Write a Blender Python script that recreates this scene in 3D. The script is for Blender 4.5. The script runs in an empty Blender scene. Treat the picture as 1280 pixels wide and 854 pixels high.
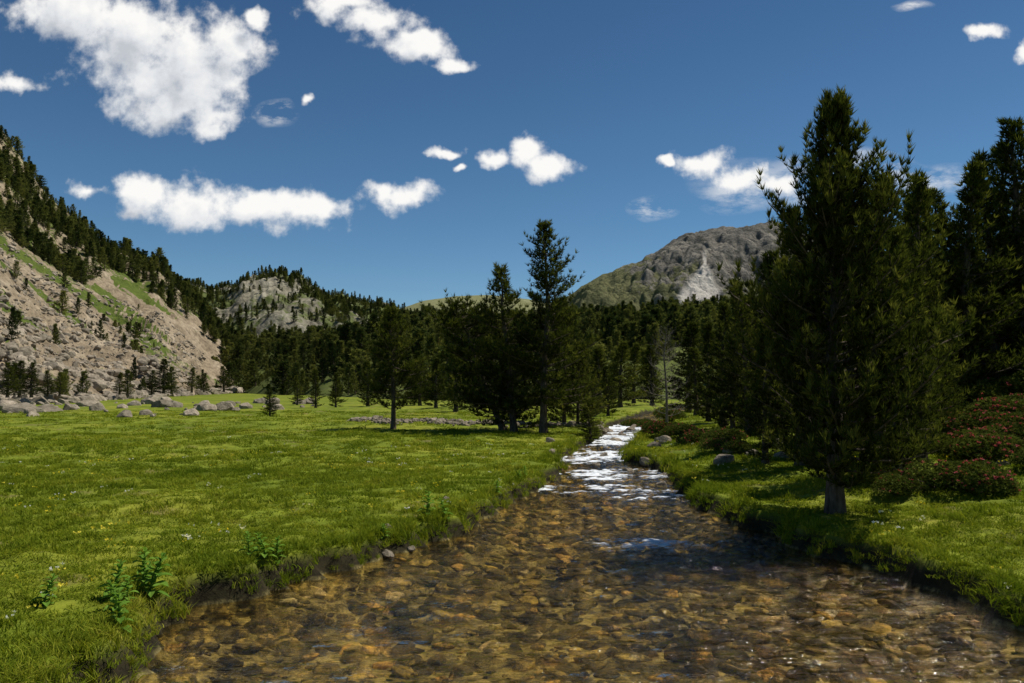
import bpy, math, random
import numpy as np
from mathutils import Vector
random.seed(7); RS=np.random.RandomState(7)
sc=bpy.context.scene
sc.view_settings.view_transform='Standard'; sc.view_settings.look='None'; sc.view_settings.exposure=0
FP=995.0; PITCH=math.atan(58/995.0); CAMZ=2.5
def ray(px,py):
    a=(px-640)/FP; b=(427-py)/FP
    dy=math.cos(PITCH)-b*math.sin(PITCH); dz=math.sin(PITCH)+b*math.cos(PITCH)
    return a/dy, dz/dy
def ss(a,b,x):
    t=np.clip((np.asarray(x,float)-a)/(b-a),0,1); return t*t*(3-2*t)
# ---------- noise ----------
TB=RS.rand(256,256)
def vn(x,y):
    xi=np.floor(x).astype(int); yi=np.floor(y).astype(int); fx=x-xi; fy=y-yi
    fx=fx*fx*(3-2*fx); fy=fy*fy*(3-2*fy)
    a=TB[xi&255,yi&255]; b=TB[(xi+1)&255,yi&255]; c=TB[xi&255,(yi+1)&255]; d=TB[(xi+1)&255,(yi+1)&255]
    return (a*(1-fx)+b*fx)*(1-fy)+(c*(1-fx)+d*fx)*fy
def fbm(x,y,o=5,g=0.5):
    x=np.asarray(x,float); y=np.asarray(y,float); s=0;a=1;t=0
    for i in range(o):
        s=s+a*vn(x+17.3*i,y-9.1*i); t+=a; a*=g; x=x*2.03; y=y*2.03
    return s/t
# ---------- mesh helpers ----------
def mk_mesh(name,V,F,mats=None,midx=None,smooth=False,attrs=None):
    V=np.asarray(V,dtype=np.float32); F=np.asarray(F,dtype=np.int32)
    me=bpy.data.meshes.new(name); n=F.shape[1]
    me.vertices.add(len(V)); me.vertices.foreach_set('co',V.ravel())
    me.loops.add(F.size); me.loops.foreach_set('vertex_index',F.ravel())
    me.polygons.add(len(F)); me.polygons.foreach_set('loop_start',np.arange(0,F.size,n,dtype=np.int32))
    me.polygons.foreach_set('loop_total',np.full(len(F),n,dtype=np.int32))
    if mats:
        for m in mats: me.materials.append(m)
    if midx is not None: me.polygons.foreach_set('material_index',np.asarray(midx,dtype=np.int32))
    me.polygons.foreach_set('use_smooth',np.full(len(F),bool(smooth)))
    if attrs:
        for k,v in attrs.items():
            v=np.asarray(v,dtype=np.float32)
            a=me.attributes.new(k,'FLOAT','POINT'); a.data.foreach_set('value',v)
    me.update(calc_edges=True); return me
def add(name,me,loc=(0,0,0),rot=(0,0,0),s=(1,1,1)):
    o=bpy.data.objects.new(name,me); o.location=loc; o.rotation_euler=rot; o.scale=s
    sc.collection.objects.link(o); return o
def gridfaces(nr,nc):
    i=np.arange(nr-1)[:,None]*nc+np.arange(nc-1)[None,:]
    i=i.ravel(); return np.stack([i,i+1,i+nc+1,i+nc],1)
# ---------- material helpers ----------
class NT:
    def __init__(s,t): s.t=t; s.n=t.nodes; s.l=t.links
    def a(s,ty,**k):
        n=s.n.new(ty)
        for q,v in k.items(): setattr(n,q,v)
        return n
    def set(s,sock,v):
        if hasattr(v,'is_output') : s.l.new(v,sock)
        else:
            if isinstance(v,(tuple,list)) and len(v)==3 and sock.type=='RGBA': v=(*v,1)
            sock.default_value=v
    def math(s,op,a,b=0.0,c=None,clamp=False):
        n=s.n.new('ShaderNodeMath'); n.operation=op; n.use_clamp=clamp
        s.set(n.inputs[0],a); s.set(n.inputs[1],b)
        if c is not None: s.set(n.inputs[2],c)
        return n.outputs[0]
    def mix(s,f,a,b,bt='MIX'):
        n=s.n.new('ShaderNodeMix'); n.data_type='RGBA'; n.blend_type=bt
        s.set(n.inputs[0],f); s.set(n.inputs[6],a); s.set(n.inputs[7],b); return n.outputs[2]
    def mr(s,v,a,b,c=0.0,d=1.0,smooth=False):
        n=s.n.new('ShaderNodeMapRange'); n.clamp=True
        if smooth: n.interpolation_type='SMOOTHSTEP'
        for k,x in enumerate((v,a,b,c,d)): s.set(n.inputs[k],x)
        return n.outputs[0]
    def noise(s,vec,scale,detail=5,rough=0.55,dim='3D'):
        n=s.n.new('ShaderNodeTexNoise'); n.noise_dimensions=dim
        if vec is not None: s.set(n.inputs['Vector'],vec)
        n.inputs['Scale'].default_value=scale; n.inputs['Detail'].default_value=detail; n.inputs['Roughness'].default_value=rough
        return n.outputs[0]
    def ramp(s,f,stops,interp='LINEAR'):
        n=s.n.new('ShaderNodeValToRGB'); s.set(n.inputs[0],f); cr=n.color_ramp; cr.interpolation=interp
        while len(cr.elements)<len(stops): cr.elements.new(0.5)
        for e,(p,c) in zip(cr.elements,stops): e.position=p; e.color=(*c,1)
        return n.outputs[0]
    def attr(s,name): 
        n=s.n.new('ShaderNodeAttribute'); n.attribute_name=name; return n
def newmat(name):
    m=bpy.data.materials.new(name); m.use_nodes=True; m.node_tree.nodes.clear(); return m,NT(m.node_tree)
def out(t,sh): 
    o=t.a('ShaderNodeOutputMaterial'); t.l.new(sh,o.inputs[0])
def princ(t,col,rough=0.9,spec=0.2,normal=None):
    p=t.a('ShaderNodeBsdfPrincipled'); t.set(p.inputs['Base Color'],col); t.set(p.inputs['Roughness'],rough)
    p.inputs['Specular IOR Level'].default_value=spec
    if normal is not None: t.l.new(normal,p.inputs['Normal'])
    return p.outputs[0]
def bump(t,h,st=0.5,dist=0.1):
    b=t.a('ShaderNodeBump'); b.inputs['Strength'].default_value=st; b.inputs['Distance'].default_value=dist
    t.set(b.inputs['Height'],h); return b.outputs[0]
def leafmat(name,stops,trans=0.35,use_tint=True,rnd=0.3,locn=0.0):
    m,t=newmat(name)
    oi=t.a('ShaderNodeObjectInfo')
    if use_tint:
        f=t.attr('tint').outputs['Fac']; f=t.math('ADD',f,t.math('MULTIPLY',t.math('SUBTRACT',oi.outputs['Random'],0.5),rnd),clamp=True)
    else: f=oi.outputs['Random']
    if locn>0:
        nn=t.noise(oi.outputs['Location'],0.45,3,0.6); f=t.math('ADD',f,t.math('MULTIPLY',t.math('SUBTRACT',nn,0.5),locn),clamp=True)
    col=t.ramp(f,stops)
    d=t.a('ShaderNodeBsdfDiffuse'); t.l.new(col,d.inputs[0])
    tr=t.a('ShaderNodeBsdfTranslucent'); t.l.new(t.mix(1.0,col,(1.0,1.0,0.5),'MULTIPLY'),tr.inputs[0])
    mx=t.a('ShaderNodeMixShader'); mx.inputs[0].default_value=trans; t.l.new(d.outputs[0],mx.inputs[1]); t.l.new(tr.outputs[0],mx.inputs[2])
    out(t,mx.outputs[0]); return m
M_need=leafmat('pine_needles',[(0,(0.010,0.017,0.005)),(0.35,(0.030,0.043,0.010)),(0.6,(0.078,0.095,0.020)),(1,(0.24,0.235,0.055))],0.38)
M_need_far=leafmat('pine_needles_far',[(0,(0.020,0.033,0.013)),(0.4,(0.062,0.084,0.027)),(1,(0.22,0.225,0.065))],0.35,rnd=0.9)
M_grass=leafmat('grass_blades',[(0,(0.090,0.138,0.012)),(0.35,(0.170,0.220,0.018)),(0.7,(0.275,0.295,0.028)),(1,(0.40,0.37,0.065))],0.4,rnd=0.35,locn=1.6)
M_plant=leafmat('plant_leaf',[(0,(0.07,0.17,0.02)),(1,(0.20,0.34,0.05))],0.4)
M_rhodo=leafmat('rhododendron_leaf',[(0,(0.025,0.045,0.012)),(1,(0.15,0.18,0.04))],0.25)
M_flow=leafmat('rhododendron_flower',[(0,(0.35,0.05,0.07)),(1,(0.58,0.15,0.19))],0.3)
M_yel=leafmat('meadow_flower',[(0,(0.8,0.65,0.05)),(0.6,(0.8,0.7,0.1)),(0.7,(0.8,0.8,0.78)),(1,(0.8,0.8,0.8))],0.3,False)
m,t=newmat('pine_bark'); tc=t.a('ShaderNodeTexCoord').outputs['Object']
mp=t.a('ShaderNodeMapping'); t.l.new(tc,mp.inputs[0]); mp.inputs['Scale'].default_value=(1,1,0.25)
n=t.noise(mp.outputs[0],18,6); out(t,princ(t,t.ramp(n,[(0.3,(0.035,0.027,0.02)),(0.7,(0.15,0.12,0.09))]),0.95,0.1,bump(t,n,0.8,0.04))); M_bark=m
m,t=newmat('dead_wood'); tc=t.a('ShaderNodeTexCoord').outputs['Object']
n=t.noise(tc,12,4); out(t,princ(t,t.ramp(n,[(0.3,(0.10,0.085,0.07)),(0.7,(0.24,0.21,0.18))]),0.95,0.1)); M_dead=m
def rockmat(name,c0,c1,c2,sc_=3.0):
    m,t=newmat(name); tc=t.a('ShaderNodeTexCoord').outputs['Object']; oi=t.a('ShaderNodeObjectInfo').outputs['Random']
    off=t.a('ShaderNodeVectorMath',operation='ADD'); t.l.new(tc,off.inputs[0]); 
    cx=t.a('ShaderNodeCombineXYZ'); t.l.new(t.math('MULTIPLY',oi,50.0),cx.inputs[0]); t.l.new(cx.outputs[0],off.inputs[1])
    n=t.noise(off.outputs[0],sc_,8,0.65); n2=t.noise(off.outputs[0],sc_*5,4)
    c=t.ramp(n,[(0.3,c0),(0.5,c1),(0.7,c2)])
    c=t.mix(1.0,c,t.ramp(oi,[(0,(0.6,0.58,0.55)),(1,(1.15,1.1,1.05))]),'MULTIPLY')
    c=t.mix(t.mr(n2,0.58,0.66,0,0.5),c,(0.10,0.10,0.05))
    out(t,princ(t,c,0.9,0.2,bump(t,t.math('ADD',n,t.math('MULTIPLY',n2,0.3)),0.7,0.15))); return m
M_rock=rockmat('granite',(0.16,0.135,0.10),(0.30,0.26,0.20),(0.45,0.40,0.32))
m,t=newmat('river_stone'); tc=t.a('ShaderNodeTexCoord').outputs['Object']; oi=t.a('ShaderNodeObjectInfo').outputs['Random']; pos=t.a('ShaderNodeNewGeometry').outputs['Position']
c=t.ramp(oi,[(0,(0.035,0.030,0.014)),(0.25,(0.11,0.09,0.037)),(0.5,(0.28,0.225,0.085)),(0.7,(0.50,0.40,0.145)),(0.85,(0.32,0.295,0.17)),(0.95,(0.62,0.40,0.12)),(1,(0.58,0.55,0.44))])
n=t.noise(tc,2.5,6,0.7); c=t.mix(1.0,c,t.ramp(n,[(0.3,(0.35,0.32,0.25)),(0.6,(1.1,1.05,1.0))]),'MULTIPLY')
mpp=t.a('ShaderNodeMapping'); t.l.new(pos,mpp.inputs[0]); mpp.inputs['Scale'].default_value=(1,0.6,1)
pn=t.noise(mpp.outputs[0],2.1,6,0.8); c=t.mix(1.0,c,t.ramp(pn,[(0.44,(0.045,0.043,0.036)),(0.49,(0.24,0.225,0.18)),(0.54,(1.0,0.96,0.82)),(0.64,(1.75,1.6,1.2))]),'MULTIPLY')  # patchy bed tone that also paints in the water's dark ripple blotches
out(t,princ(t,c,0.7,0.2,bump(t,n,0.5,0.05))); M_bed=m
# ---------- stream layout ----------
YL=[-60,4,7.2,9.0,9.9,11.0,12.2,13.8,17.8,21.6,27.6,35.5,43,60,100,160]
XL=[-5,-3.3,-3.2,-3.6,-3.05,-2.3,-1.65,-0.8,0.2,1.1,1.7,3.7,5.1,9.5,24,60]
YR=[-60,4,8.1,9.6,10.8,12.1,13.4,16,19.9,23.7,27.6,35.5,43,60,100,160]
XR=[7,5.7,5.25,5.2,5.0,4.5,4.45,3.9,4.15,4.5,3.75,5.7,7.8,12.5,27.5,63]
def xl(Y): return np.interp(Y,YL,XL)+0.5*(fbm(Y*0.9,Y*0+3.3,3)-0.5)+0.45*(fbm(Y*3.2,Y*0+7.3,3)-0.5)
def xr(Y): return np.interp(Y,YR,XR)+0.5*(fbm(Y*0.9,Y*0+13.3,3)-0.5)+0.45*(fbm(Y*3.2,Y*0+27.3,3)-0.5)
def wl(Y): return 0.30*ss(22,45,Y)+0.008*np.maximum(0,np.asarray(Y,float)-45)
def sdist(X,Y):
    a=xl(Y)-X; b=X-xr(Y); return np.maximum(a,b)*0.88
def G(X,Y):
    X=np.asarray(X,float); Y=np.asarray(Y,float); s=sdist(X,Y); w=wl(Y)
    s2=s+0.22*(fbm(X*2.2,Y*2.2,3)-0.5)
    bankh=0.34+0.2*(fbm(X*0.5+5,Y*0.5,3)-0.5)
    outh=bankh*ss(-0.04,0.20,s2)
    near=1-ss(40,120,np.abs(Y))
    outh=outh+ss(0.1,1.5,s)*near*(0.26*(fbm(X*0.45,Y*0.45,4)-0.5)+0.11*(fbm(X*2.2,Y*2.2,2)-0.5))
    inn=-0.10-0.24*ss(0,1.0,-s)+0.12*(fbm(X*1.3,Y*1.3,4)-0.5)
    z=np.where(s2>-0.04,outh,inn)
    r=np.maximum(0,X-np.interp(Y,YR,XR)-1.0)*(1-ss(60,160,Y))
    z=z+np.minimum(0.13*r,0.9)+0.28*np.minimum(np.maximum(0,r-7),70)
    return z+w*(1-ss(60,90,Y))+ss(60,90,Y)*0.5
def axis(lo,hi,h,growth,mx,end0,end1):
    c=np.arange(lo,hi,h); a=[];x=hi;st=h
    while x<end1: a.append(x); st=min(st*growth,mx); x+=st
    a.append(end1); b=[];x=lo;st=h
    while True:
        st=min(st*growth,mx); x-=st
        if x<end0: break
        b.append(x)
    b.append(end0); return np.array(b[::-1]+list(c)+a)
xs=axis(-5,7,0.06,1.07,300,-4500,4500)
ys=np.concatenate([axis(3,21,0.08,1.12,100,-300,21.01)[:-2],np.arange(21,50,0.2),])
g=[];y=50;st=0.2
while y<6500: g.append(y); st=min(st*1.1,300); y+=st
ys=np.concatenate([ys,g])
XX,YY=np.meshgrid(xs,ys); ZZ=G(XX,YY)
m,t=newmat('meadow_ground'); pos=t.a('ShaderNodeNewGeometry').outputs['Position']
n1=t.noise(pos,0.25,5); n2=t.noise(pos,3.0,6,0.7); n3=t.noise(pos,0.9,4)
gc=t.ramp(n1,[(0.3,(0.095,0.135,0.012)),(0.5,(0.155,0.195,0.018)),(0.7,(0.235,0.245,0.030))])
gc=t.mix(1.0,gc,t.ramp(n2,[(0.3,(0.5,0.52,0.45)),(0.65,(1.25,1.2,1.1))]),'MULTIPLY')
gc=t.mix(t.mr(n3,0.60,0.68,0,0.7),gc,(0.17,0.135,0.055))
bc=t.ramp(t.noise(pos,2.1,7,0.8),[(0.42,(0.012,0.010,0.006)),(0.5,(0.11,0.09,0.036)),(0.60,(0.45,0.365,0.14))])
wet=t.attr('bank').outputs['Fac']
soil=t.ramp(n2,[(0.3,(0.012,0.010,0.006)),(0.7,(0.045,0.038,0.018))])
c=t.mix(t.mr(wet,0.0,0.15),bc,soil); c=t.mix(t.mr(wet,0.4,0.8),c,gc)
out(t,princ(t,c,0.95,0.1,bump(t,n2,0.6,0.08))); M_ground=m
S=sdist(XX,YY)+0.22*(fbm(XX*2.2,YY*2.2,3)-0.5)
me=mk_mesh('ground',np.stack([XX,YY,ZZ],-1).reshape(-1,3),gridfaces(len(ys),len(xs)),[M_ground],smooth=True,attrs={'bank':ss(-0.08,0.32,S).ravel()})
add('meadow_ground',me)
# ---------- water ----------
wy=np.concatenate([np.arange(-2,30,0.07),np.arange(30,60,0.15),np.arange(60,110,0.5)]); wu=np.linspace(0,1,110)
A=xl(wy)-0.35; B=xr(wy)+0.35
WX=A[:,None]+(B-A)[:,None]*wu[None,:]; WY=np.repeat(wy[:,None],110,1)
WS=WY+0.9*(fbm(WX*0.8+3,WY*0.5,3)-0.5)*4
rapid=np.maximum.reduce([np.exp(-((WS-19.6)/1.5)**2)*0.66,np.exp(-((WS-23.5)/1.5)**2)*0.72,np.exp(-((WS-28)/2.6)**2)*0.92,np.exp(-((WY-36)/5.5)**2)*0.92,np.exp(-((WY-44)/3.5)**2)*1.05,np.exp(-((WY-12.9)/0.4)**2)*0.68*np.exp(-((WX-2.2)/1.0)**2)])
nz=fbm(WX*1.4,WY*2.2,4); nz2=fbm(WX*4.5+9,WY*9,3); nz3=fbm(WX*2.0+30,WY*5.0,3)
WZ=wl(WY)+0.02*(nz-0.5)+0.035*(nz3-0.5)+0.014*(nz2-0.5)+rapid*(0.18*(nz-0.45)+0.10*(nz2-0.5))
foam=np.clip(rapid*1.0+(nz-0.5)*2.4-0.62+(nz2-0.5)*1.7,0,1)*ss(0.1,0.5,rapid)
m,t=newmat('stream_water'); pos=t.a('ShaderNodeNewGeometry').outputs['Position']
mp=t.a('ShaderNodeMapping'); t.l.new(pos,mp.inputs[0]); mp.inputs['Scale'].default_value=(0.7,1.6,1)
w1=t.noise(mp.outputs[0],2.6,4,0.6); w2=t.noise(mp.outputs[0],9,3,0.5)
hh=t.math('ADD',w1,t.math('MULTIPLY',w2,0.35)); nb=bump(t,hh,1.0,0.13)
nb2=bump(t,hh,1.0,0.07)
fr=t.a('ShaderNodeFresnel'); fr.inputs[0].default_value=1.33; t.l.new(nb,fr.inputs['Normal'])
gl=t.a('ShaderNodeBsdfGlossy'); gl.inputs['Roughness'].default_value=0.05; gl.inputs['Color'].default_value=(0.95,0.95,0.95,1); t.l.new(nb,gl.inputs['Normal'])
tp=t.a('ShaderNodeBsdfTransparent'); tp.inputs[0].default_value=(0.94,0.87,0.66,1)
rf=t.a('ShaderNodeBsdfRefraction'); rf.inputs['Color'].default_value=(0.94,0.87,0.66,1); rf.inputs['IOR'].default_value=1.33; rf.inputs['Roughness'].default_value=0.0; t.l.new(nb2,rf.inputs['Normal'])
mr_=t.a('ShaderNodeMixShader'); mr_.inputs[0].default_value=0.32; t.l.new(tp.outputs[0],mr_.inputs[1]); t.l.new(rf.outputs[0],mr_.inputs[2])
mx=t.a('ShaderNodeMixShader'); t.l.new(t.math('MULTIPLY',fr.outputs[0],0.85),mx.inputs[0]); t.l.new(mr_.outputs[0],mx.inputs[1]); t.l.new(gl.outputs[0],mx.inputs[2])
df=t.a('ShaderNodeBsdfDiffuse'); df.inputs[0].default_value=(0.72,0.75,0.78,1); t.l.new(nb,df.inputs['Normal'])
fa=t.attr('foam').outputs['Fac']; fn=t.noise(mp.outputs[0],6,6,0.75)
ff=t.mr(t.math('ADD',fa,t.math('MULTIPLY',t.math('SUBTRACT',fn,0.5),2.2)),0.08,0.45)
ff=t.math('MULTIPLY',ff,t.mr(fa,0.01,0.10))
m2=t.a('ShaderNodeMixShader'); t.l.new(ff,m2.inputs[0]); t.l.new(mx.outputs[0],m2.inputs[1]); t.l.new(df.outputs[0],m2.inputs[2]); out(t,m2.outputs[0])
add('stream_water',mk_mesh('stream_water',np.stack([WX,WY,WZ],-1).reshape(-1,3),gridfaces(len(wy),110),[m],smooth=True,attrs={'foam':foam.ravel()}))
# ---------- scatter via geometry nodes ----------
def proto_coll(name,objs):
    c=bpy.data.collections.new(name)
    for o in objs: c.objects.link(o)
    return c
def proto(name,me): return bpy.data.objects.new(name,me)
def scatter(name,coll,P,R,Sx,idx=None):
    P=np.asarray(P,np.float32); n=len(P); me=bpy.data.meshes.new(name); me.vertices.add(n); me.vertices.foreach_set('co',P.ravel())
    a=me.attributes.new('rot','FLOAT_VECTOR','POINT'); a.data.foreach_set('vector',np.asarray(R,np.float32).ravel())
    a=me.attributes.new('scl','FLOAT_VECTOR','POINT'); Sx=np.asarray(Sx,np.float32)
    if Sx.ndim==1: Sx=np.repeat(Sx[:,None],3,1)
    a.data.foreach_set('vector',Sx.ravel())
    if idx is None: idx=RS.randint(0,len(coll.objects),n)
    a=me.attributes.new('idx','INT','POINT'); a.data.foreach_set('value',np.asarray(idx,np.int32))
    o=add(name,me); ng=bpy.data.node_groups.new(name,'GeometryNodeTree')
    ng.interface.new_socket('Geometry',in_out='INPUT',socket_type='NodeSocketGeometry'); ng.interface.new_socket('Geometry',in_out='OUTPUT',socket_type='NodeSocketGeometry')
    N=ng.nodes; L=ng.links; gi=N.new('NodeGroupInput'); go=N.new('NodeGroupOutput'); ip=N.new('GeometryNodeInstanceOnPoints'); ci=N.new('GeometryNodeCollectionInfo')
    ci.inputs['Collection'].default_value=coll; ci.inputs['Separate Children'].default_value=True; ci.inputs['Reset Children'].default_value=True
    ip.inputs['Pick Instance'].default_value=True
    L.new(gi.outputs[0],ip.inputs['Points']); L.new(ci.outputs[0],ip.inputs['Instance'])
    for nm,ty,so in (('rot','FLOAT_VECTOR','Rotation'),('scl','FLOAT_VECTOR','Scale'),('idx','INT','Instance Index')):
        na=N.new('GeometryNodeInputNamedAttribute'); na.data_type=ty; na.inputs['Name'].default_value=nm; L.new(na.outputs['Attribute'],ip.inputs[so])
    L.new(ip.outputs[0],go.inputs[0]); md=o.modifiers.new('scatter','NODES'); md.node_group=ng; return o
def zrot(n,tilt=0.0):
    r=np.zeros((n,3)); r[:,2]=RS.rand(n)*6.283; r[:,0]=(RS.rand(n)-.5)*2*tilt; r[:,1]=(RS.rand(n)-.5)*2*tilt; return r
# ---------- builders ----------
class MB:
    def __init__(s): s.V=[];s.F=[];s.M=[];s.T=[];s.n=0
    def addv(s,V,F,mi,tint=0.5):
        V=np.asarray(V,float); F=np.asarray(F,int); s.V.append(V); s.F.append(F+s.n); s.M.append(np.full(len(F),mi)); 
        s.T.append(np.full(len(V),tint) if np.isscalar(tint) else tint); s.n+=len(V)
    def tube(s,P,R,k,mi):
        P=np.asarray(P,float); n=len(P); d=np.gradient(P,axis=0); d/=np.linalg.norm(d,axis=1)[:,None]+1e-9
        up=np.array([0,0,1.0]) if abs(d[0][2])<0.8 else np.array([1.0,0,0])
        a=np.cross(d,up); a/=np.linalg.norm(a,axis=1)[:,None]+1e-9; b=np.cross(d,a)
        th=np.arange(k)/k*2*np.pi
        V=P[:,None,:]+np.asarray(R)[:,None,None]*(a[:,None,:]*np.cos(th)[None,:,None]+b[:,None,:]*np.sin(th)[None,:,None])
        F=[]
        for i in range(n-1):
            for j in range(k):
                p=i*k+j;q=i*k+(j+1)%k; F.append((p,q,q+k)); F.append((p,q+k,p+k))
        s.addv(V.reshape(-1,3),F,mi)
    def tufts(s,P,D,Sz,tint,blades,width,spread,mi,rs):
        P=np.asarray(P);D=np.asarray(D);Sz=np.asarray(Sz);tint=np.asarray(tint); n=len(P)
        P=np.repeat(P,blades,0);D=np.repeat(D,blades,0);Sz=np.repeat(Sz,blades);tint=np.repeat(tint,blades)
        r=rs.normal(size=P.shape); r/=np.linalg.norm(r,axis=1)[:,None]
        d=D+r*spread; d/=np.linalg.norm(d,axis=1)[:,None]+1e-9
        q=rs.normal(size=P.shape); sd=np.cross(d,q); sd/=np.linalg.norm(sd,axis=1)[:,None]+1e-9
        L=Sz*(0.7+0.6*rs.rand(len(P))); w=(L*width)[:,None]*sd
        P=P+d*(L*0.1)[:,None]
        V=np.stack([P-w,P+w,P+d*L[:,None]],1).reshape(-1,3); F=np.arange(len(V)).reshape(-1,3)
        s.addv(V,F,mi,np.repeat(np.clip(tint+rs.normal(size=len(P))*0.08,0,1),3))
    def mesh(s,name,mats):
        return mk_mesh(name,np.concatenate(s.V),np.concatenate(s.F),mats,np.concatenate(s.M),attrs={'tint':np.concatenate(s.T)})
def pine(name,h,rad,seed,nbr=120,base=0.1,tuft=0.13,step=0.09,blades=14,width=0.075,power=0.85,irr=0.35,lean=0.0,droop=0.0,trunk_r=None,mats=None,twig=1.0,bulge=0.0,upc=0.35,candle=0,etop=0.6):
    rs=np.random.RandomState(seed); mb=MB(); tr=trunk_r or h*0.022
    nseg=14; tt=np.linspace(0,1,nseg); wob=np.cumsum(rs.normal(size=(nseg,2))*0.008*h,0)*tt[:,None]
    TP=np.stack([wob[:,0]+lean*h*tt**0.8,wob[:,1],h*tt],1); TP[0,2]=-0.15
    TR=tr*(1-tt)**0.8+0.01; TR[0]*=1.35
    mb.tube(TP,TR,9,0)
    tp=[];td=[];ts=[];tn=[]
    lump=rs.rand(40)
    for i in range(nbr):
        t=(i+rs.rand())/nbr; t=t**0.85; z=base+(1-base)*t*0.985
        c=np.array([np.interp(z,tt,TP[:,k]) for k in range(3)])
        az=i*2.39996+rs.normal()*0.4
        prof=(1-t)**power*min(1,0.7+1.8*t)+bulge*math.sin(math.pi*min(1,t*1.3))*0.4
        lp=0.8+irr*(lump[int((az%6.283)/6.283*8)+8*min(4,int(t*5))]-0.5)*1.6
        L=rad*prof*min(1.05,lp)*(1-irr*rs.rand()*0.8)*1.25+0.012*h*(1-0.3*t)
        E=(-0.12-droop+ t*etop)+rs.normal()*0.16; up=upc*(0.4+rs.rand())*(1-0.5*t)
        sv=np.linspace(0,1,6); hz=L*sv*math.cos(E)*(1-0.15*sv*upc); bz=L*(math.sin(E)*sv+up*sv**2*0.9)
        bend=rs.normal()*0.2*L*sv**2; ca,sa=math.cos(az),math.sin(az)
        BP=c+np.stack([ca*hz-sa*bend,sa*hz+ca*bend,bz],1)
        rb=max(0.006,min(0.35*np.interp(z,tt,TR),L*0.018))
        mb.tube(BP,rb*(1-0.8*sv)+0.003,4,0)
        nt=max(3,int(L/(0.16/twig)))
        for k in range(nt+1):
            s_=0.22+0.78*(k+rs.rand()*0.7)/(nt+0.7) if k<nt else 1.0
            s_=min(s_,1.0)
            p=np.array([np.interp(s_,sv,BP[:,q]) for q in range(3)])
            bd=BP[min(5,int(s_*5)+1 if s_<1 else 5)]-BP[max(0,min(4,int(s_*5)))]; bd/=np.linalg.norm(bd)+1e-9
            side=np.cross(bd,[0,0,1]); side/=np.linalg.norm(side)+1e-9
            sg=1 if k%2 else -1
            if k==nt: d=bd.copy()+np.array([0,0,0.4]); l=0.12*L+tuft*1.2
            else: d=bd*0.75+side*sg*(0.5+0.5*rs.rand())+np.array([0,0,0.1+0.4*rs.rand()]); l=(0.30*L*(1-s_)+0.12*L*rs.rand()+tuft*1.1)
            d/=np.linalg.norm(d); l*=0.8+0.4*rs.rand(); nn=max(2,int(l/step))
            if l>0.25: 
                q=np.linspace(0,1,3)[:,None]; mb.tube(p+d*l*q+np.array([0,0,1])*(l*0.25*q**2),[0.006,0.004,0.003],3,0)
            sh=rs.rand()
            for j in range(nn+candle):
                f=(j+0.6)/nn
                if f<=1: pp=p+d*l*f+np.array([0,0,l*0.25*f*f]); dd=d*0.7+np.array([0,0,0.45])
                else: pp=pp+np.array([0,0,tuft*0.5]); dd=np.array([0,0,1.3]); f=1.1
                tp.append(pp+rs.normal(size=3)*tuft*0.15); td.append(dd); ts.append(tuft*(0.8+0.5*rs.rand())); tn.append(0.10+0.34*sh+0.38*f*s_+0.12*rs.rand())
    nl=int(h*0.08/step)+3
    for j in range(nl):
        f=j/nl; tp.append(TP[-1]-np.array([0,0,h*0.08*f])); td.append(np.array([0,0,1.0])); ts.append(tuft*0.9); tn.append(0.6)
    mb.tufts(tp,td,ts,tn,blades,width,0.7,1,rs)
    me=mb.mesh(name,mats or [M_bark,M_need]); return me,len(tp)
# rocks
def rock(name,seed,flat=0.6,mat=None,cuts=14,smooth=False,sub=3):
    import bmesh
    rs=np.random.RandomState(seed); bm=bmesh.new(); bmesh.ops.create_icosphere(bm,subdivisions=sub,radius=1.0)
    V=np.array([v.co[:] for v in bm.verts])
    for i in range(cuts):
        n=rs.normal(size=3); n/=np.linalg.norm(n); d=0.55+0.3*rs.rand(); e=np.maximum(0,V@n-d); V-=e[:,None]*n[None,:]
    V*=np.array([1.0,0.6+0.35*rs.rand(),flat*(0.8+0.4*rs.rand())])
    V+=0.05*(fbm(V[:,0]*2+seed,V[:,1]*2+V[:,2]*1.7,4)[:,None]-0.5)*V*2
    for v,c in zip(bm.verts,V): v.co=c
    me=bpy.data.meshes.new(name); bm.to_mesh(me); bm.free(); me.materials.append(mat)
    for p in me.polygons: p.use_smooth=smooth
    return me
C_rock=proto_coll('rock_protos',[proto('rock_a%d'%i,rock('rock%d'%i,i+3,0.65,M_rock)) for i in range(5)])
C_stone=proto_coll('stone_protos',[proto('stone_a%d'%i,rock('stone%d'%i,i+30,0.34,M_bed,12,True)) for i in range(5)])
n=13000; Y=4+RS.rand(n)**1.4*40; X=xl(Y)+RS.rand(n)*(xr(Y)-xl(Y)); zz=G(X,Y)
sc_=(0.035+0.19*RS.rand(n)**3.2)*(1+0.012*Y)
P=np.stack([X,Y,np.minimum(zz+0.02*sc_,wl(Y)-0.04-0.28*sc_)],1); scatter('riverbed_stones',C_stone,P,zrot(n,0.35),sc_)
pl=[(2.0,27.5,.28),(2.7,25.8,.22),(3.3,28.6,.3),(3.5,24.3,.2),(4.5,35,.35),(5.2,38,.35),(4.9,41,.4),(6.2,41.5,.35),(2.4,21.5,.16),(3.9,21,.2),(3.2,20.2,.15),(6.7,44,.4),(-1.85,12.0,.13),(-1.55,12.4,.11),(-1.95,12.6,.12),(-1.3,15.9,.10),(4.4,22.8,.25),(4.3,25.5,.3),(5.0,28.3,.35),(6.6,24.2,.4),(5.9,22.3,.35),(6.9,23,.3),(7.5,22.4,.3),(8.1,24.5,.35),(10.4,15.2,.25),(10.9,15.8,.3),(9.8,16,.2),(5.6,30,.4),(1.35,27,.2),(1.5,31,.25)]
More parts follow.
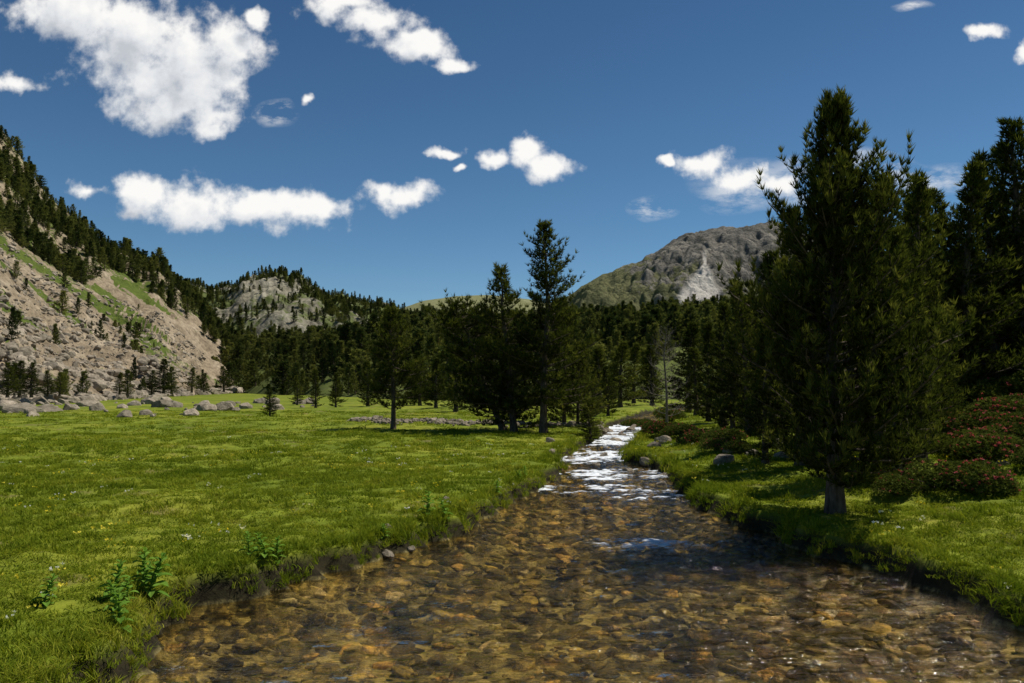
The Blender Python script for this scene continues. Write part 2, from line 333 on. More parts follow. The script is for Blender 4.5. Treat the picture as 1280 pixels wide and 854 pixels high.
P=[(x,y,max(float(G(x,y)),float(wl(y))-0.06)+0.15*s) for x,y,s in pl]; scatter('stream_boulders',C_rock,P,zrot(len(P),0.2),[p[2] for p in pl])
n=520; X=-9+RS.rand(n)*14; Y=45-(X+8)*0.5+RS.normal(size=n)*1.0
scatter('gravel_bar',C_rock,np.stack([X,Y,G(X,Y)+0.06],1),zrot(n,0.3),0.08+0.24*RS.rand(n)**2)
# ---------- grass ----------
def grass_proto(name,seed,nb=32,rad=0.13,hh=0.06,w=0.0065):
    rs=np.random.RandomState(seed); mb=MB()
    for i in range(nb):
        a=rs.rand()*6.283; r=rad*math.sqrt(rs.rand()); p=np.array([r*math.cos(a),r*math.sin(a),-0.015]); h=hh*(0.5+0.9*rs.rand())
        b=rs.normal(size=2)*0.6; th=rs.rand()*6.283; sd=np.array([math.cos(th),math.sin(th),0])*w
        m1=p+np.array([b[0]*h*.35,b[1]*h*.35,h*.6]); m2=p+np.array([b[0]*h*1.1,b[1]*h*1.1,h])
        mb.addv([p-sd,p+sd,m1+sd*.8,m1-sd*.8,m2],[(0,1,2),(0,2,3),(3,2,4)],0,rs.rand()*0.6+0.1)
    return proto(name,mb.mesh(name,[M_grass]))
C_grass=proto_coll('grass_protos',[grass_proto('grass_p%d'%i,i) for i in range(4)])
C_long=proto_coll('longgrass_protos',[grass_proto('lgrass_p%d'%i,i+9,40,0.12,0.14,0.006) for i in range(3)])
def gpoints(y0,y1,dens,smin=0.06,smax=1e9):
    area=(y1-y0)*1.5*y1; n=int(area*dens); Y=y0+RS.rand(n)*(y1-y0); X=(RS.rand(n)*2-1)*0.75*y1
    k=(np.abs(X)<0.72*Y+1.0); X=X[k];Y=Y[k]; s=sdist(X,Y)+0.22*(fbm(X*2.2,Y*2.2,3)-0.5); k=(s>smin)&(s<smax); return X[k],Y[k]
PP=[];SS=[]
for y0,y1,de,sg in ((4.5,9,120,.85),(9,14,75,1.0),(14,22,34,1.3),(22,36,11,1.8),(36,60,2.2,2.6)):
    X,Y=gpoints(y0,y1,de); k=(fbm(X*0.9+40,Y*0.9,3)<0.68)|(RS.rand(len(X))<0.35); X=X[k];Y=Y[k]; hs=0.3+1.4*fbm(X*0.7,Y*0.7,3)**1.3; sv=sg*(0.75+0.5*RS.rand(len(X)))
    PP.append(np.stack([X,Y,G(X,Y)],1)); SS.append(np.stack([sv,sv,sv*hs*(0.85 if sg<2 else .6)],1))
PP=np.concatenate(PP);SS=np.concatenate(SS); print('grass',len(PP)); scatter('meadow_grass',C_grass,PP,zrot(len(PP),0.15),SS)
PP=[];SS=[]
for y0,y1,de,sg in ((4.5,12,120,.75),(12,22,60,1.0),(22,40,18,1.5)):
    X,Y=gpoints(y0,y1,de,0.0,0.36); k=(fbm(X*1.7,Y*1.7,2)+0.3*RS.rand(len(X))>0.5); X=X[k];Y=Y[k]; sv=sg*(0.4+0.8*RS.rand(len(X)))
    PP.append(np.stack([X,Y,G(X,Y)],1)); SS.append(sv)
X,Y=gpoints(5,26,9,0.3); k=fbm(X*0.8+70,Y*0.8,3)>0.60; X=X[k];Y=Y[k]; PP.append(np.stack([X,Y,G(X,Y)],1)); SS.append(0.5+0.5*RS.rand(len(X)))
PP=np.concatenate(PP);SS=np.concatenate(SS); print('bank grass',len(PP)); scatter('bank_grass',C_long,PP,zrot(len(PP),0.5),SS)
mb=MB(); rs=np.random.RandomState(1)
for i in range(3):
    p=rs.normal(size=3)*0.04; p[2]=0.07+0.03*rs.rand(); mb.tufts([p],[np.array([0,0,.4])],[0.016],[0.5],6,0.5,1.0,0,rs)
C_fl=proto_coll('flower_protos',[proto('flower_p',mb.mesh('flower_p',[M_yel]))])
X1,Y1=gpoints(4.5,12,4,0.1); X2,Y2=gpoints(12,30,1.2,0.1); X=np.r_[X1,X2];Y=np.r_[Y1,Y2]; k=fbm(X*.6,Y*.6,2)>0.5; X=X[k];Y=Y[k]
scatter('meadow_flowers',C_fl,np.stack([X,Y,G(X,Y)],1),zrot(len(X)),0.9+0.8*RS.rand(len(X)))
def leafy(name,seed,h=0.5,nl=20):
    rs=np.random.RandomState(seed); mb=MB(); lx=rs.normal()*0.08
    mb.tube([(0,0,-0.05),(lx*.3,0,h*.5),(lx,0,h)],[0.011,0.009,0.004],5,0)
    for i in range(nl):
        f=0.05+0.9*i/nl; a=i*2.4+rs.rand()*.4; L=h*(0.50-0.28*f)*(0.8+0.4*rs.rand()); W=L*0.25; el=0.35+0.75*f
        c=np.array([lx*f,0,h*f]); u=np.array([math.cos(a),math.sin(a),0]); sdv=np.array([-math.sin(a),math.cos(a),0]); V=[];F=[]
        for k in range(6):
            s=k/5; p=c+u*L*s*math.cos(el*.7)+np.array([0,0,L*(math.sin(el)*s-0.55*s*s)]); w=W*math.sin(math.pi*min(1,(0.12+0.88*s)))**0.7*(1 if k<5 else 0.0)
            V+= [p-sdv*w+np.array([0,0,w*.35]),p,p+sdv*w+np.array([0,0,w*.35])]
            if k: 
                b=3*(k-1)
                for q in (0,1): F+=[(b+q,b+q+1,b+q+4),(b+q,b+q+4,b+q+3)]
        mb.addv(V,F,0,0.3+0.6*rs.rand())
    return mb.mesh(name,[M_plant])
LP=[leafy('leafy_plant_m%d'%i,i,0.40+0.06*i) for i in range(3)]
def bankx(y,off): return float(xl(np.array([y]))[0])-off
for i,(y,off,s) in enumerate([(8.5,.2,1.15),(8.3,.5,.9),(9.0,.3,.8),(10.1,.25,.9),(10.35,.2,.75),(10.3,.5,.6),(13.4,.3,1.2),(13.6,.15,.8),(16.9,.2,.6),(18.9,.3,.65),(8.1,1.1,.7),(19.8,.4,.55),(7.9,.45,.8),(12.2,.2,.5),(7.4,.3,.7),(8.65,.4,.8),(8.2,.3,.6)]):
    x=bankx(y,off); add('leafy_plant',LP[i%3],(x,y,float(G(x,y))-0.02),(0,0,i*1.3),(s,)*3)
# ---------- trees ----------
def place(me,px,d,top=None,mh=None,name='pine_tree',rz=0,wid=1.0):
    x=ray(px,485)[0]*d; z=float(G(x,d)); s=1.0
    if top is not None: s=(CAMZ+ray(px,top)[1]*d-z)/mh
    return add(name,me,(x,d,z-0.03),(0,0,rz),(s*wid,s*wid,s))
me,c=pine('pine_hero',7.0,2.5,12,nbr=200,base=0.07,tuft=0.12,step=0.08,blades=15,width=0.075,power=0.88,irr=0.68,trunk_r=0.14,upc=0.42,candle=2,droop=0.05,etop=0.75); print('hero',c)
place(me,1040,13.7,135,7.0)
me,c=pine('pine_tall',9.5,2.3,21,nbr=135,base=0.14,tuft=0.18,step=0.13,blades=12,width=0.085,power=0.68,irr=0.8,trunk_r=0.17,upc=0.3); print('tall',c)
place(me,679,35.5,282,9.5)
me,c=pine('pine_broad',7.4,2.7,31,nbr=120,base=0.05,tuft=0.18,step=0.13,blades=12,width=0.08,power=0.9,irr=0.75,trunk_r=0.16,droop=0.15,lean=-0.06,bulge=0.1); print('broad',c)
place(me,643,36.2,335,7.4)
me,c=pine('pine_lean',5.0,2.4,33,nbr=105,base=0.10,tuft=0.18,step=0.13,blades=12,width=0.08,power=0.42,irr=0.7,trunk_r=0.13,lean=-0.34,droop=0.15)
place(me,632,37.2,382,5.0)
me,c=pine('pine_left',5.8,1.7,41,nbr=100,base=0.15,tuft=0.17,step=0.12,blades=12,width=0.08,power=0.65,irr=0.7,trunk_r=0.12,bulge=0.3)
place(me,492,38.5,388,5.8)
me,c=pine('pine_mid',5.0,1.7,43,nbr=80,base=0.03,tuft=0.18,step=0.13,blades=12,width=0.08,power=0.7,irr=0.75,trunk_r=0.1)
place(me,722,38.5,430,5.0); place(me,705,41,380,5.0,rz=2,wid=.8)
me,_=pine('bare_tree',4.0,1.1,51,nbr=46,base=0.1,tuft=0.18,step=0.5,blades=2,width=0.02,power=0.5,mats=[M_dead,M_dead],trunk_r=0.05,twig=0.9)
place(me,833,38,412,4.0,name='bare_tree')
PT=[]
for i,(h,r,p) in enumerate([(9,1.8,.9),(9,1.6,.8),(9,2.1,.95)]):
    PT.append(pine('pine_forest%d'%i,h,r,60+i,nbr=120,base=0.03,tuft=0.2,step=0.15,blades=9,width=0.10,power=p,irr=0.65,upc=0.35)[0])
right=[(1098,17.5,222),(1120,16.5,290),(1133,24,238),(1155,21,225),(1178,28,240),(1207,25,212),(1245,26,195),(1283,26,150),(1335,28,110),(1000,20,262),(965,25,315),(935,29,350),(903,34,380),(1062,23,215),(1192,25,268),(1305,30,170),(885,40,405),(1030,29,262),(1228,30,215),(1262,33,185),(1390,28,100),(1150,36,250),(1100,38,262),(1060,40,270),(1010,38,300),(1150,17.5,330),(1215,28,280),(980,33,330),(1265,30,290),(945,38,370),(915,30,400),(955,21,400),(1290,34,230)]
for i,(px,d,top) in enumerate(right): place(PT[i%3],px,d,top,9.0,rz=i*1.7,wid=0.95+0.25*random.random())
for i,(px,d,top) in enumerate([(395,66,462),(420,70,466),(372,78,470),(460,72,452),(545,66,448),(525,75,440),(570,58,435),(595,70,425),(338,52,480),(750,60,436),(775,70,428),(760,52,458),(815,75,432),(860,58,405),(735,48,460),(870,50,435),(792,85,430)]):
    place(PT[(i+1)%3],px,d,top,9.0,rz=i*2.1,wid=1.3+0.6*random.random())
place(PT[2],738,33.5,508,9.0,name='juniper_shrub',wid=2.2)
LOW=[]
for i,(r,p,hh_) in enumerate([(2.0,1.0,9),(1.7,.8,9),(2.8,.9,9),(2.6,.6,9),(3.6,.5,9)]):
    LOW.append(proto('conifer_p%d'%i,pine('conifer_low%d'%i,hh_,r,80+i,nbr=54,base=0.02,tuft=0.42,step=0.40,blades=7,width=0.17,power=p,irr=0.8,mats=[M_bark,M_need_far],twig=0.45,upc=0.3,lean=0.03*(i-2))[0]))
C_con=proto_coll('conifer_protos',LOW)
# ---------- rhododendron ----------
def bush(name,seed,flowers,nl=2600):
    rs=np.random.RandomState(seed); mb=MB(); P=[];D=[]
    cs=[(rs.normal()*.35,rs.normal()*.3,0.25+rs.rand()*.25,0.45+0.2*rs.rand()) for _ in range(7)]
    for i in range(nl):
        c=cs[rs.randint(7)]; d=rs.normal(size=3); d/=np.linalg.norm(d); d[2]=abs(d[2])*1.0-0.2; r=c[3]*(0.55+0.45*rs.rand()**.4)
        p=np.array(c[:3])+d*r; 
        if p[2]<0: p[2]=rs.rand()*.1
        P.append(p);D.append(d*.6+np.array([0,0,.5]))
    P=np.array(P);D=np.array(D)
    for i in range(25):
        q=P[rs.randint(len(P))]; mb.tube([(0,0,-.1),q*.5,q],[.015,.01,.004],4,2)
    mb.tufts(P,D,np.full(nl,.07),0.2+0.7*rs.rand(nl),6,0.22,0.8,0,rs)
    k=rs.choice(nl,flowers); mb.tufts(P[k]*1.05,D[k],np.full(flowers,.048),rs.rand(flowers),8,0.4,1.2,1,rs)
    return mb.mesh(name,[M_rhodo,M_flow,M_bark])
BU=[bush('rhodo0',1,200),bush('rhodo1',2,70),bush('rhodo2',3,270)]
for i,(px,d,s,k) in enumerate([(1188,14.3,.72,0),(1165,14.8,.5,1),(1232,17,.9,2),(1275,17.5,.8,0),(1222,21,.95,2),(1268,21,1.1,2),(1195,23,1.0,1),(1300,19,.9,2),(1245,19.5,.8,0),(1205,18,.6,1),(828,33,.85,2),(868,27.5,.7,0),(850,30.5,.8,1),(893,25,.5,0),(812,36,.7,1),(1310,15,.7,1),(800,46,1.0,1),(835,44,1.0,1),(1285,24,1.3,1),(1240,24.5,1.3,1),(1120,14.6,.5,1),(1090,15.5,.55,1),(905,26,.8,1),(925,24,.5,1)]):
    x=ray(px,485)[0]*d; add('rhododendron_bush',BU[k],(x,d,float(G(x,d))-0.05),(0,0,i*1.9),(s*1.1,s*1.1,s*.9))
# ---------- mountains ----------
def loft(name,pts,nc,nr,power,amp,nscale,mat,maskf=None,back=0.35,footz=0.0,ridge=0.2,jag=0.0):
    tx=np.array([ray(p[0],p[1])[0] for p in pts]); te=np.array([ray(p[0],p[1])[1] for p in pts])
    cd=np.array([p[2] for p in pts],float); fd=np.array([p[3] for p in pts],float)
    U=np.linspace(tx[0],tx[-1],nc); te_=np.interp(U,tx,te); cd_=np.interp(U,tx,cd); fd_=np.interp(U,tx,fd)
    te_=te_+jag*(fbm(U*60,U*0+2,4)-0.5)
    v=np.linspace(-0.03,1+back,nr)[:,None]; vv=np.clip(v,0,1)
    Yg=fd_+(cd_-fd_)*v; Xg=U[None,:]*Yg; cz=CAMZ+te_*cd_
    prof=vv**power; over=np.maximum(0,v-1)
    Z=footz+(cz-footz)*(prof-over*0.9/back*0.5)
    Z=np.where(v<0,footz-2,Z)
    w=np.sin(np.clip(vv,0,1)*math.pi)**0.7*(1-ridge)+ridge*ss(0,0.1,vv)
    nn=fbm(Xg/nscale,Yg/nscale,6,0.55)-0.5; rg=np.abs(fbm(Xg/nscale*1.7+5,Yg/nscale*1.7,5)-0.5)*2
    Z=Z+amp*w*(nn*1.6+(0.25-rg)*0.8)
    V=np.stack([Xg,Yg+0*U,Z],-1)
    at=maskf(V) if maskf else {}
    me=mk_mesh(name,V.reshape(-1,3),gridfaces(nr,nc),[mat],smooth=True,attrs={k:a.reshape(-1) for k,a in at.items()})
    add(name,me)
    def samp(u,vq):
        fu=np.clip(u,0,.9999)*(nc-1); fv=np.clip((vq+0.03)/(1+back+0.03),0,.9999)*(nr-1)
        i=fv.astype(int);j=fu.astype(int);a=(fv-i)[:,None];b=(fu-j)[:,None]
        return (V[i,j]*(1-b)+V[i,j+1]*b)*(1-a)+(V[i+1,j]*(1-b)+V[i+1,j+1]*b)*a
    return samp
def pxy(V):  # bearing / elevation of terrain points
    return V[...,0]/V[...,1]*FP+640, 485-(V[...,2]-CAMZ)/V[...,1]*FP
def terrmat(name,rockc,grassc,scale,bs,bd):
    m,t=newmat(name); pos=t.a('ShaderNodeNewGeometry').outputs['Position']
    n=t.noise(pos,scale,8,0.68); n2=t.noise(pos,scale*7,5,0.7)
    rc=t.ramp(n,[(0.3,rockc[0]),(0.5,rockc[1]),(0.7,rockc[2])]); rc=t.mix(1.0,rc,t.ramp(n2,[(0.3,(0.55,0.55,0.55)),(0.65,(1.25,1.25,1.25))]),'MULTIPLY')
    gr=t.ramp(n2,[(0.3,grassc[0]),(0.7,grassc[1])])
    f=t.math('ADD',t.attr('grass').outputs['Fac'],t.math('MULTIPLY',t.math('SUBTRACT',t.noise(pos,scale*3,6,0.7),0.5),1.4))
    c=t.mix(t.mr(f,0.42,0.58),rc,gr); c=t.mix(t.attr('pale').outputs['Fac'],c,(0.58,0.54,0.48))
    out(t,princ(t,c,0.95,0.1,bump(t,t.math('ADD',n,t.math('MULTIPLY',n2,0.35)),bs,bd))); return m
LB=([-200,0,50,100,140,160,220,290],[200,300,330,362,342,350,395,455])
def left_mask(V):
    px,py=pxy(V); L=np.interp(px,*LB)
    scree=ss(-6,10,py-L)*(1-ss(288,308,px)); n=fbm(V[...,0]/30,V[...,1]/30,4)
    q=(px-py*1.35); st=fbm(q/16.0,py/90.0+4,4)
    gs=0.12+0.95*ss(0.55,0.68,st)*(1-0.6*ss(400,450,py)); gs=np.maximum(gs,0.85*(1-ss(2,14,np.abs(py-(305+(px)*0.62)+10*(n-.5))))*(px<170))
    g=np.where(scree>0.5,gs,0.45+0.7*(n-0.5)); return {'grass':g,'pale':0*g}
M_left=terrmat('scree_slope',((0.15,0.115,0.075),(0.30,0.235,0.155),(0.45,0.37,0.26)),((0.05,0.075,0.014),(0.13,0.165,0.03)),0.09,1.0,2.0)
left_pts=[(-420,-60,420,40),(-200,20,400,50),(0,160,400,72),(30,202,410,76),(60,242,420,82),(100,276,430,92),(130,302,435,104),(170,318,440,122),(200,329,440,140),(225,352,440,160),(240,368,440,175),(260,392,430,200),(290,425,420,240),(330,455,400,290),(370,480,400,330)]
sL=loft('mountain_slope',left_pts,420,260,1.55,10,28,M_left,left_mask,ridge=0.3,jag=0.01)
M_hill=terrmat('rocky_hillside',((0.11,0.10,0.075),(0.22,0.20,0.145),(0.36,0.335,0.26)),((0.06,0.08,0.026),(0.13,0.15,0.045)),0.03,1.0,4)
def hm(V): n=fbm(V[...,0]/60,V[...,1]/60,4); px,py=pxy(V); return {'grass':0.56+1.0*(n-0.5)-0.25*(1-ss(352,372,py)),'pale':0*n}
def hg(V): n=fbm(V[...,0]/60,V[...,1]/60,4); return {'grass':0.75+0.6*(n-0.5),'pale':0*n}
hill_pts=[(60,330,800,500),(180,352,850,500),(240,356,900,500),(275,358,900,500),(300,353,850,500),(320,347,850,500),(345,344,850,500),(375,348,850,500),(400,356,850,500),(415,370,870,500),(445,376,880,500),(490,383,900,500),(520,388,900,500),(560,398,900,500),(640,420,900,500)]
sH=loft('rocky_hill',hill_pts,400,200,0.9,20,45,M_hill,hm,ridge=0.3,jag=0.014)
def fm(V): return {'grass':0.75+0*V[...,0],'pale':0*V[...,0]}
M_ff=terrmat('forest_floor',((0.10,0.09,0.06),(0.15,0.14,0.10),(0.22,0.20,0.15)),((0.05,0.068,0.018),(0.12,0.14,0.032)),0.05,0.5,1)
for_pts=[(180,480,480,380),(230,450,480,340),(265,428,480,300),(300,420,480,250),(350,422,490,190),(430,422,500,140),(490,414,520,120),(560,410,520,112),(620,408,520,110),(700,404,520,110),(760,400,520,110),(870,390,520,110),(1000,380,520,120),(1280,360,520,120),(1700,350,520,120)]
sF=loft('forested_valley_side',for_pts,260,120,0.95,8,45,M_ff,fm,ridge=0.4)
M_green=terrmat('alpine_meadow',((0.18,0.18,0.11),(0.26,0.26,0.15),(0.34,0.33,0.22)),((0.15,0.155,0.065),(0.22,0.22,0.105)),0.012,0.7,6)
gp=[(420,400,2300,1200),(500,386,2300,1200),(530,376,2300,1200),(570,370,2350,1200),(610,369,2400,1200),(660,374,2400,1200),(720,386,2400,1200),(800,400,2400,1200)]
loft('alpine_ridge',gp,200,100,0.9,22,160,M_green,hg,ridge=0.1)
def dm(V):
    px,py=pxy(V); n=fbm(V[...,0]/90,V[...,1]/90,5); g=0.06+0.60*ss(315,375,py)+1.1*(n-0.5)+0.42*(1-ss(730,850,px))
    pale=ss(0.0,0.5,1-np.abs(px-880-(py-345)*-0.15+8*(fbm(py/7,px/7,3)-.5))/(3.0+np.maximum(0,py-328)*0.8))*ss(306,330,py)*(1-ss(372,384,py))
    return {'grass':g-0.9*pale,'pale':np.clip(pale,0,.95)}
M_dist=terrmat('mountain_rock',((0.075,0.073,0.066),(0.185,0.172,0.145),(0.33,0.30,0.25)),((0.10,0.105,0.045),(0.185,0.185,0.088)),0.013,1.0,30)
dp=[(640,392,2600,1500),(700,374,2600,1500),(728,355,2650,1500),(765,343,2700,1500),(800,328,2750,1500),(822,318,2750,1500),(842,300,2800,1500),(858,292,2800,1500),(868,293,2800,1500),(885,288,2800,1500),(905,287,2800,1500),(925,283,2800,1500),(965,280,2800,1500),(1020,300,2800,1500),(1100,320,2800,1500),(1300,350,2800,1500),(1500,390,2800,1500)]
loft('rocky_mountain',dp,560,320,0.95,130,170,M_dist,dm,ridge=0.10,jag=0.009)
# ---------- forests ----------
def forest(name,samp,n,u0,u1,v0,v1,h0,h1,filt=None,vp=1.0):
    u=u0+(u1-u0)*RS.rand(n); v=v0+(v1-v0)*RS.rand(n)**vp; P=samp(u,v)
    if filt is not None: k=filt(P); P=P[k]
    n=len(P); hh=(h0+(h1-h0)*RS.rand(n)**2.0)/9.0; w=hh*(0.75+0.8*RS.rand(n)); P=P.copy(); P[:,2]-=0.3
    scatter(name,C_con,P,zrot(n,0.08),np.stack([w,w,hh],1)); return n
def fl(P):
    px,py=pxy(P); L=np.interp(px,*LB)
    dens=np.where(py<L-3,0.55+1.5*(fbm(P[:,0]/30,P[:,1]/30,3)-.5),0.0); dens=np.where(px>292,0.8,dens)
    return RS.rand(len(P))<dens
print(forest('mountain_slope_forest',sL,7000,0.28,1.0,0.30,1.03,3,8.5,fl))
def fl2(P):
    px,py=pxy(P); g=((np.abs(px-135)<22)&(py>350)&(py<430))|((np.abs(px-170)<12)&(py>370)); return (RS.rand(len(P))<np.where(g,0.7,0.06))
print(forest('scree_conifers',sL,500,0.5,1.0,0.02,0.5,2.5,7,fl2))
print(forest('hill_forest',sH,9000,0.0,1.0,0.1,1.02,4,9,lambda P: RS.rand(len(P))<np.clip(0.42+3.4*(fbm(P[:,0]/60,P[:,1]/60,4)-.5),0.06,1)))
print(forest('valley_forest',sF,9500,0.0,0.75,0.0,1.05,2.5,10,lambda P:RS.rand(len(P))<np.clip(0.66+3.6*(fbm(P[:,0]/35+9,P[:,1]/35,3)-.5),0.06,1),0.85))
# ---------- boulders ----------
n=2200; u=0.42+0.5*RS.rand(n); v=-0.02+0.20*RS.rand(n)**1.3; P=sL(u,v); P=P[P[:,1]<290]
P[:,1]-=RS.rand(len(P))*14; s=(0.25+1.2*RS.rand(len(P))**3)*(0.6+P[:,1]/170)
P[:,2]=np.maximum(P[:,2],G(P[:,0],P[:,1]))+0.1*s; scatter('boulder_field',C_rock,P,zrot(len(P),0.5),s)
n=6500; u=0.36+0.5*RS.rand(n); v=0.08+0.44*RS.rand(n); P=sL(u,v); px,py=pxy(P); P=P[(px<288)]; s=0.25+1.2*RS.rand(len(P))**3
scatter('scree_boulders',C_rock,P,zrot(len(P),0.5),s)
n=110; X=-18-RS.rand(n)*38; Y=50+RS.rand(n)*37; s=0.2+0.9*RS.rand(n)**2; scatter('meadow_boulders',C_rock,np.stack([X,Y,G(X,Y)+0.1*s],1),zrot(n,0.3),s)
for i,(px,d,s) in enumerate([(30,58,1.7),(62,60,1.2),(8,62,1.4),(112,72,1.2),(195,95,1.9),(185,90,1.2)]):
    x=ray(px,485)[0]*d; add('boulder',C_rock.objects[i%5].data,(x,d,float(G(x,d))+0.1*s),(0.1,0.1,i*1.1),(s*1.2,s,s*.7))
for i,(px,d,s) in enumerate([(40,75,3.2),(160,100,3.2),(205,115,5),(10,70,3),(240,150,4.5),(75,90,2.6),(190,118,3.5),(215,120,4),(150,112,3),(60,82,2.6),(25,80,3.6),(280,190,6),(255,170,4)]):
    x=ray(px,485)[0]*d; add('mountain_pine_shrub',PT[i%3],(x,d,float(G(x,d))+0.8),(0,0,i*1.1),(s/9*1.9,s/9*1.9,s/9))
# ---------- world ----------
SEL=math.radians(60); SAZ=math.radians(68)
w=bpy.data.worlds.new('World'); sc.world=w; w.use_nodes=True; w.node_tree.nodes.clear(); T=NT(w.node_tree)
def cgroup(name,build):
    g=bpy.data.node_groups.new(name,'ShaderNodeTree'); g.interface.new_socket('P',in_out='INPUT',socket_type='NodeSocketVector'); g.interface.new_socket('D',in_out='OUTPUT',socket_type='NodeSocketFloat')
    t=NT(g); gi=t.a('NodeGroupInput'); go=t.a('NodeGroupOutput'); t.l.new(build(t,gi.outputs[0]),go.inputs[0]); return g
def warp(t,src,scale,amt,det=3):
    nn=t.n.new('ShaderNodeTexNoise'); nn.noise_dimensions='2D'; t.l.new(src,nn.inputs['Vector']); nn.inputs['Scale'].default_value=scale; nn.inputs['Detail'].default_value=det
    a=t.a('ShaderNodeVectorMath',operation='SUBTRACT'); t.l.new(nn.outputs['Color'],a.inputs[0]); a.inputs[1].default_value=(.5,.5,.5)
    b=t.a('ShaderNodeVectorMath',operation='MULTIPLY_ADD'); t.l.new(a.outputs[0],b.inputs[0]); b.inputs[1].default_value=(amt,amt,0); t.l.new(src,b.inputs[2])
    return b.outputs[0]
def mind(t,p,bl):
    cur=None
    for (x,y,rx,ry) in bl:
        tx,te=ray(x,y); rx/=FP; ry/=FP
        n=t.a('ShaderNodeVectorMath',operation='MULTIPLY_ADD'); t.l.new(p,n.inputs[0]); n.inputs[1].default_value=(1/rx,1/ry,0); n.inputs[2].default_value=(-tx/rx,-te/ry,0)
        l=t.a('ShaderNodeVectorMath',operation='LENGTH'); t.l.new(n.outputs[0],l.inputs[0])
        cur=l.outputs['Value'] if cur is None else t.math('SMOOTH_MIN',cur,l.outputs['Value'],0.25)
    return cur
blobs=[(90,12,85,50),(165,48,105,66),(240,75,98,66),(285,60,52,52),(230,130,80,44),(180,108,65,44),(262,150,52,22),(320,22,20,17),
     (15,105,38,18),(430,5,55,24),(475,26,56,30),(525,56,52,26),(568,82,32,12),(385,123,11,10),(555,190,26,10),(577,210,14,7),(615,198,22,16),(662,190,30,22),(692,208,36,22),
     (505,246,44,20),(482,240,22,17),(180,243,52,30),(245,252,84,36),(325,262,72,26),(385,266,66,25),(110,236,34,14),
     (878,204,38,20),(928,224,48,22),(965,235,36,22),(832,203,12,8),(1228,38,40,14),(1282,66,12,17)]
wisp=[(1000,225,60,30),(1090,212,90,26),(1150,222,80,26),(820,258,32,16),(1140,8,34,9),(930,230,80,36),(350,140,35,18)]
def b1(t,P):
    f1=t.noise(P,22,7,0.58,'2D'); d=t.math('SUBTRACT',1.0,mind(t,warp(t,P,20,0.035,4),blobs)); d=t.math('MAXIMUM',d,-1.5)
    return t.math('ADD',d,t.math('MULTIPLY',t.math('SUBTRACT',f1,0.53),1.7))
def b2(t,P):
    mpp=t.a('ShaderNodeMapping'); t.l.new(P,mpp.inputs[0]); mpp.inputs['Scale'].default_value=(1,2.4,1)
    f2=t.noise(mpp.outputs[0],17,7,0.66,'2D'); e=t.math('SUBTRACT',1.0,mind(t,warp(t,P,9,0.05,2),wisp)); e=t.math('MULTIPLY',t.mr(e,0.0,0.7),t.mr(f2,0.42,0.68)); return e
CG=cgroup('cloud_density',b1); WG=cgroup('cirrus_density',b2)
tc=T.a('ShaderNodeTexCoord').outputs['Generated']; sp=T.a('ShaderNodeSeparateXYZ'); T.l.new(tc,sp.inputs[0])
yy=T.math('MAXIMUM',sp.outputs[1],0.05); ux=T.math('DIVIDE',sp.outputs[0],yy); uz=T.math('DIVIDE',sp.outputs[2],yy)
cx=T.a('ShaderNodeCombineXYZ'); T.l.new(ux,cx.inputs[0]); T.l.new(uz,cx.inputs[1])
def cg(g,v): 
    n=T.a('ShaderNodeGroup'); n.node_tree=g; T.l.new(v,n.inputs[0]); return n.outputs[0]
d1=cg(CG,cx.outputs[0]); o2=T.a('ShaderNodeVectorMath',operation='ADD'); T.l.new(cx.outputs[0],o2.inputs[0]); o2.inputs[1].default_value=(0.016,0.030,0); d2=cg(CG,o2.outputs[0])
al=T.math('MAXIMUM',T.mr(d1,-0.1,0.6,0,1,True),T.math('MULTIPLY',cg(WG,cx.outputs[0]),0.7))
sh=T.mr(d2,0.0,1.0,1.0,0.0)
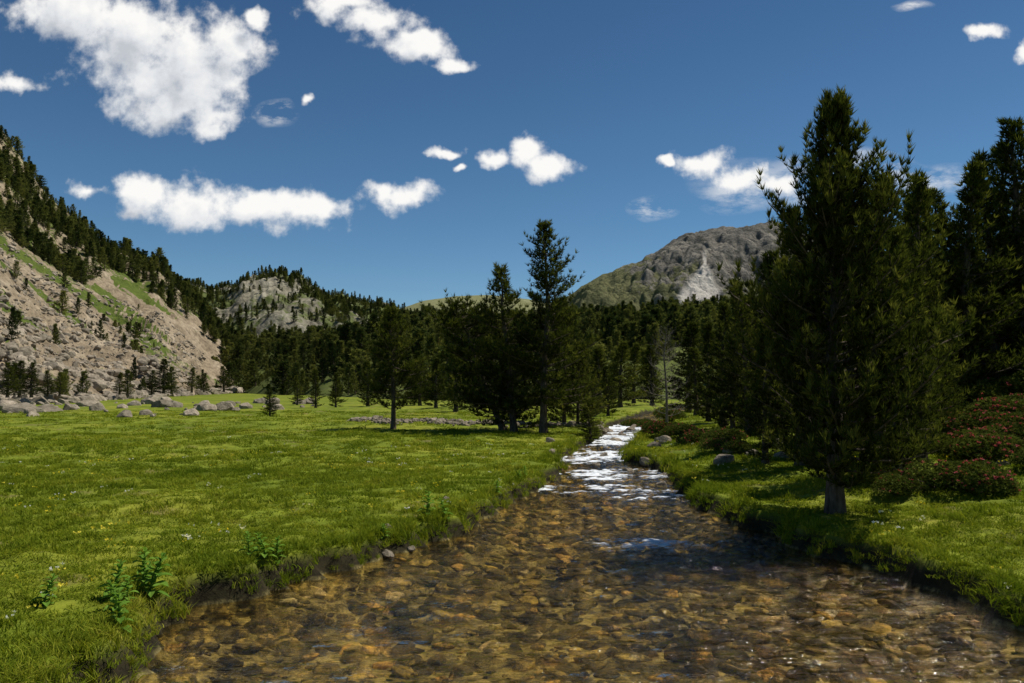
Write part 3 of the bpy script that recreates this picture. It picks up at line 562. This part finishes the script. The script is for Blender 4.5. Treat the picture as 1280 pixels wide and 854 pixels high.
cc=T.ramp(sh,[(0.0,(0.54,0.57,0.62)),(0.45,(0.76,0.78,0.81)),(1.0,(0.97,0.96,0.94))])
def skycol():
    sky=T.a('ShaderNodeTexSky'); sky.sky_type='NISHITA'; sky.sun_disc=False; sky.sun_elevation=SEL; sky.sun_rotation=SAZ; sky.altitude=2000; sky.air_density=1.0; sky.dust_density=0.3; sky.ozone_density=2.5
    tint=T.ramp(sp.outputs[2],[(0.0,(0.072,0.086,0.086)),(0.2,(0.052,0.074,0.081)),(0.5,(0.036,0.057,0.068))])
    return T.mix(1.0,sky.outputs[0],tint,'MULTIPLY')
skA=skycol()
bgA=T.a('ShaderNodeBackground'); T.l.new(skA,bgA.inputs[0])
bgB=T.a('ShaderNodeBackground'); T.l.new(T.mix(al,skycol(),cc),bgB.inputs[0])
inside=T.math('MULTIPLY',T.math('MULTIPLY',T.math('LESS_THAN',T.math('ABSOLUTE',ux),0.85),T.math('GREATER_THAN',sp.outputs[1],0.3)),T.math('MULTIPLY',T.math('GREATER_THAN',uz,0.14),T.math('LESS_THAN',uz,0.66)))
mxw=T.a('ShaderNodeMixShader'); T.l.new(inside,mxw.inputs[0]); T.l.new(bgA.outputs[0],mxw.inputs[1]); T.l.new(bgB.outputs[0],mxw.inputs[2])
wo=T.a('ShaderNodeOutputWorld'); T.l.new(mxw.outputs[0],wo.inputs[0])
# ---------- sun ----------
L=bpy.data.lights.new('sun','SUN'); L.energy=5.0; L.angle=math.radians(0.5); L.color=(1,0.95,0.86)
so=bpy.data.objects.new('sun',L); sc.collection.objects.link(so)
dv=Vector((math.sin(SAZ)*math.cos(SEL),math.cos(SAZ)*math.cos(SEL),math.sin(SEL))); so.rotation_euler=dv.to_track_quat('Z','Y').to_euler(); so.location=(20,20,60)
# ---------- camera ----------
cam=bpy.data.cameras.new('camera'); cam.lens=28; cam.sensor_width=36; cam.clip_end=20000; cam.clip_start=0.1
co=bpy.data.objects.new('camera',cam); co.location=(0,0,CAMZ); co.rotation_euler=(math.pi/2+PITCH,0,0); sc.collection.objects.link(co); sc.camera=co
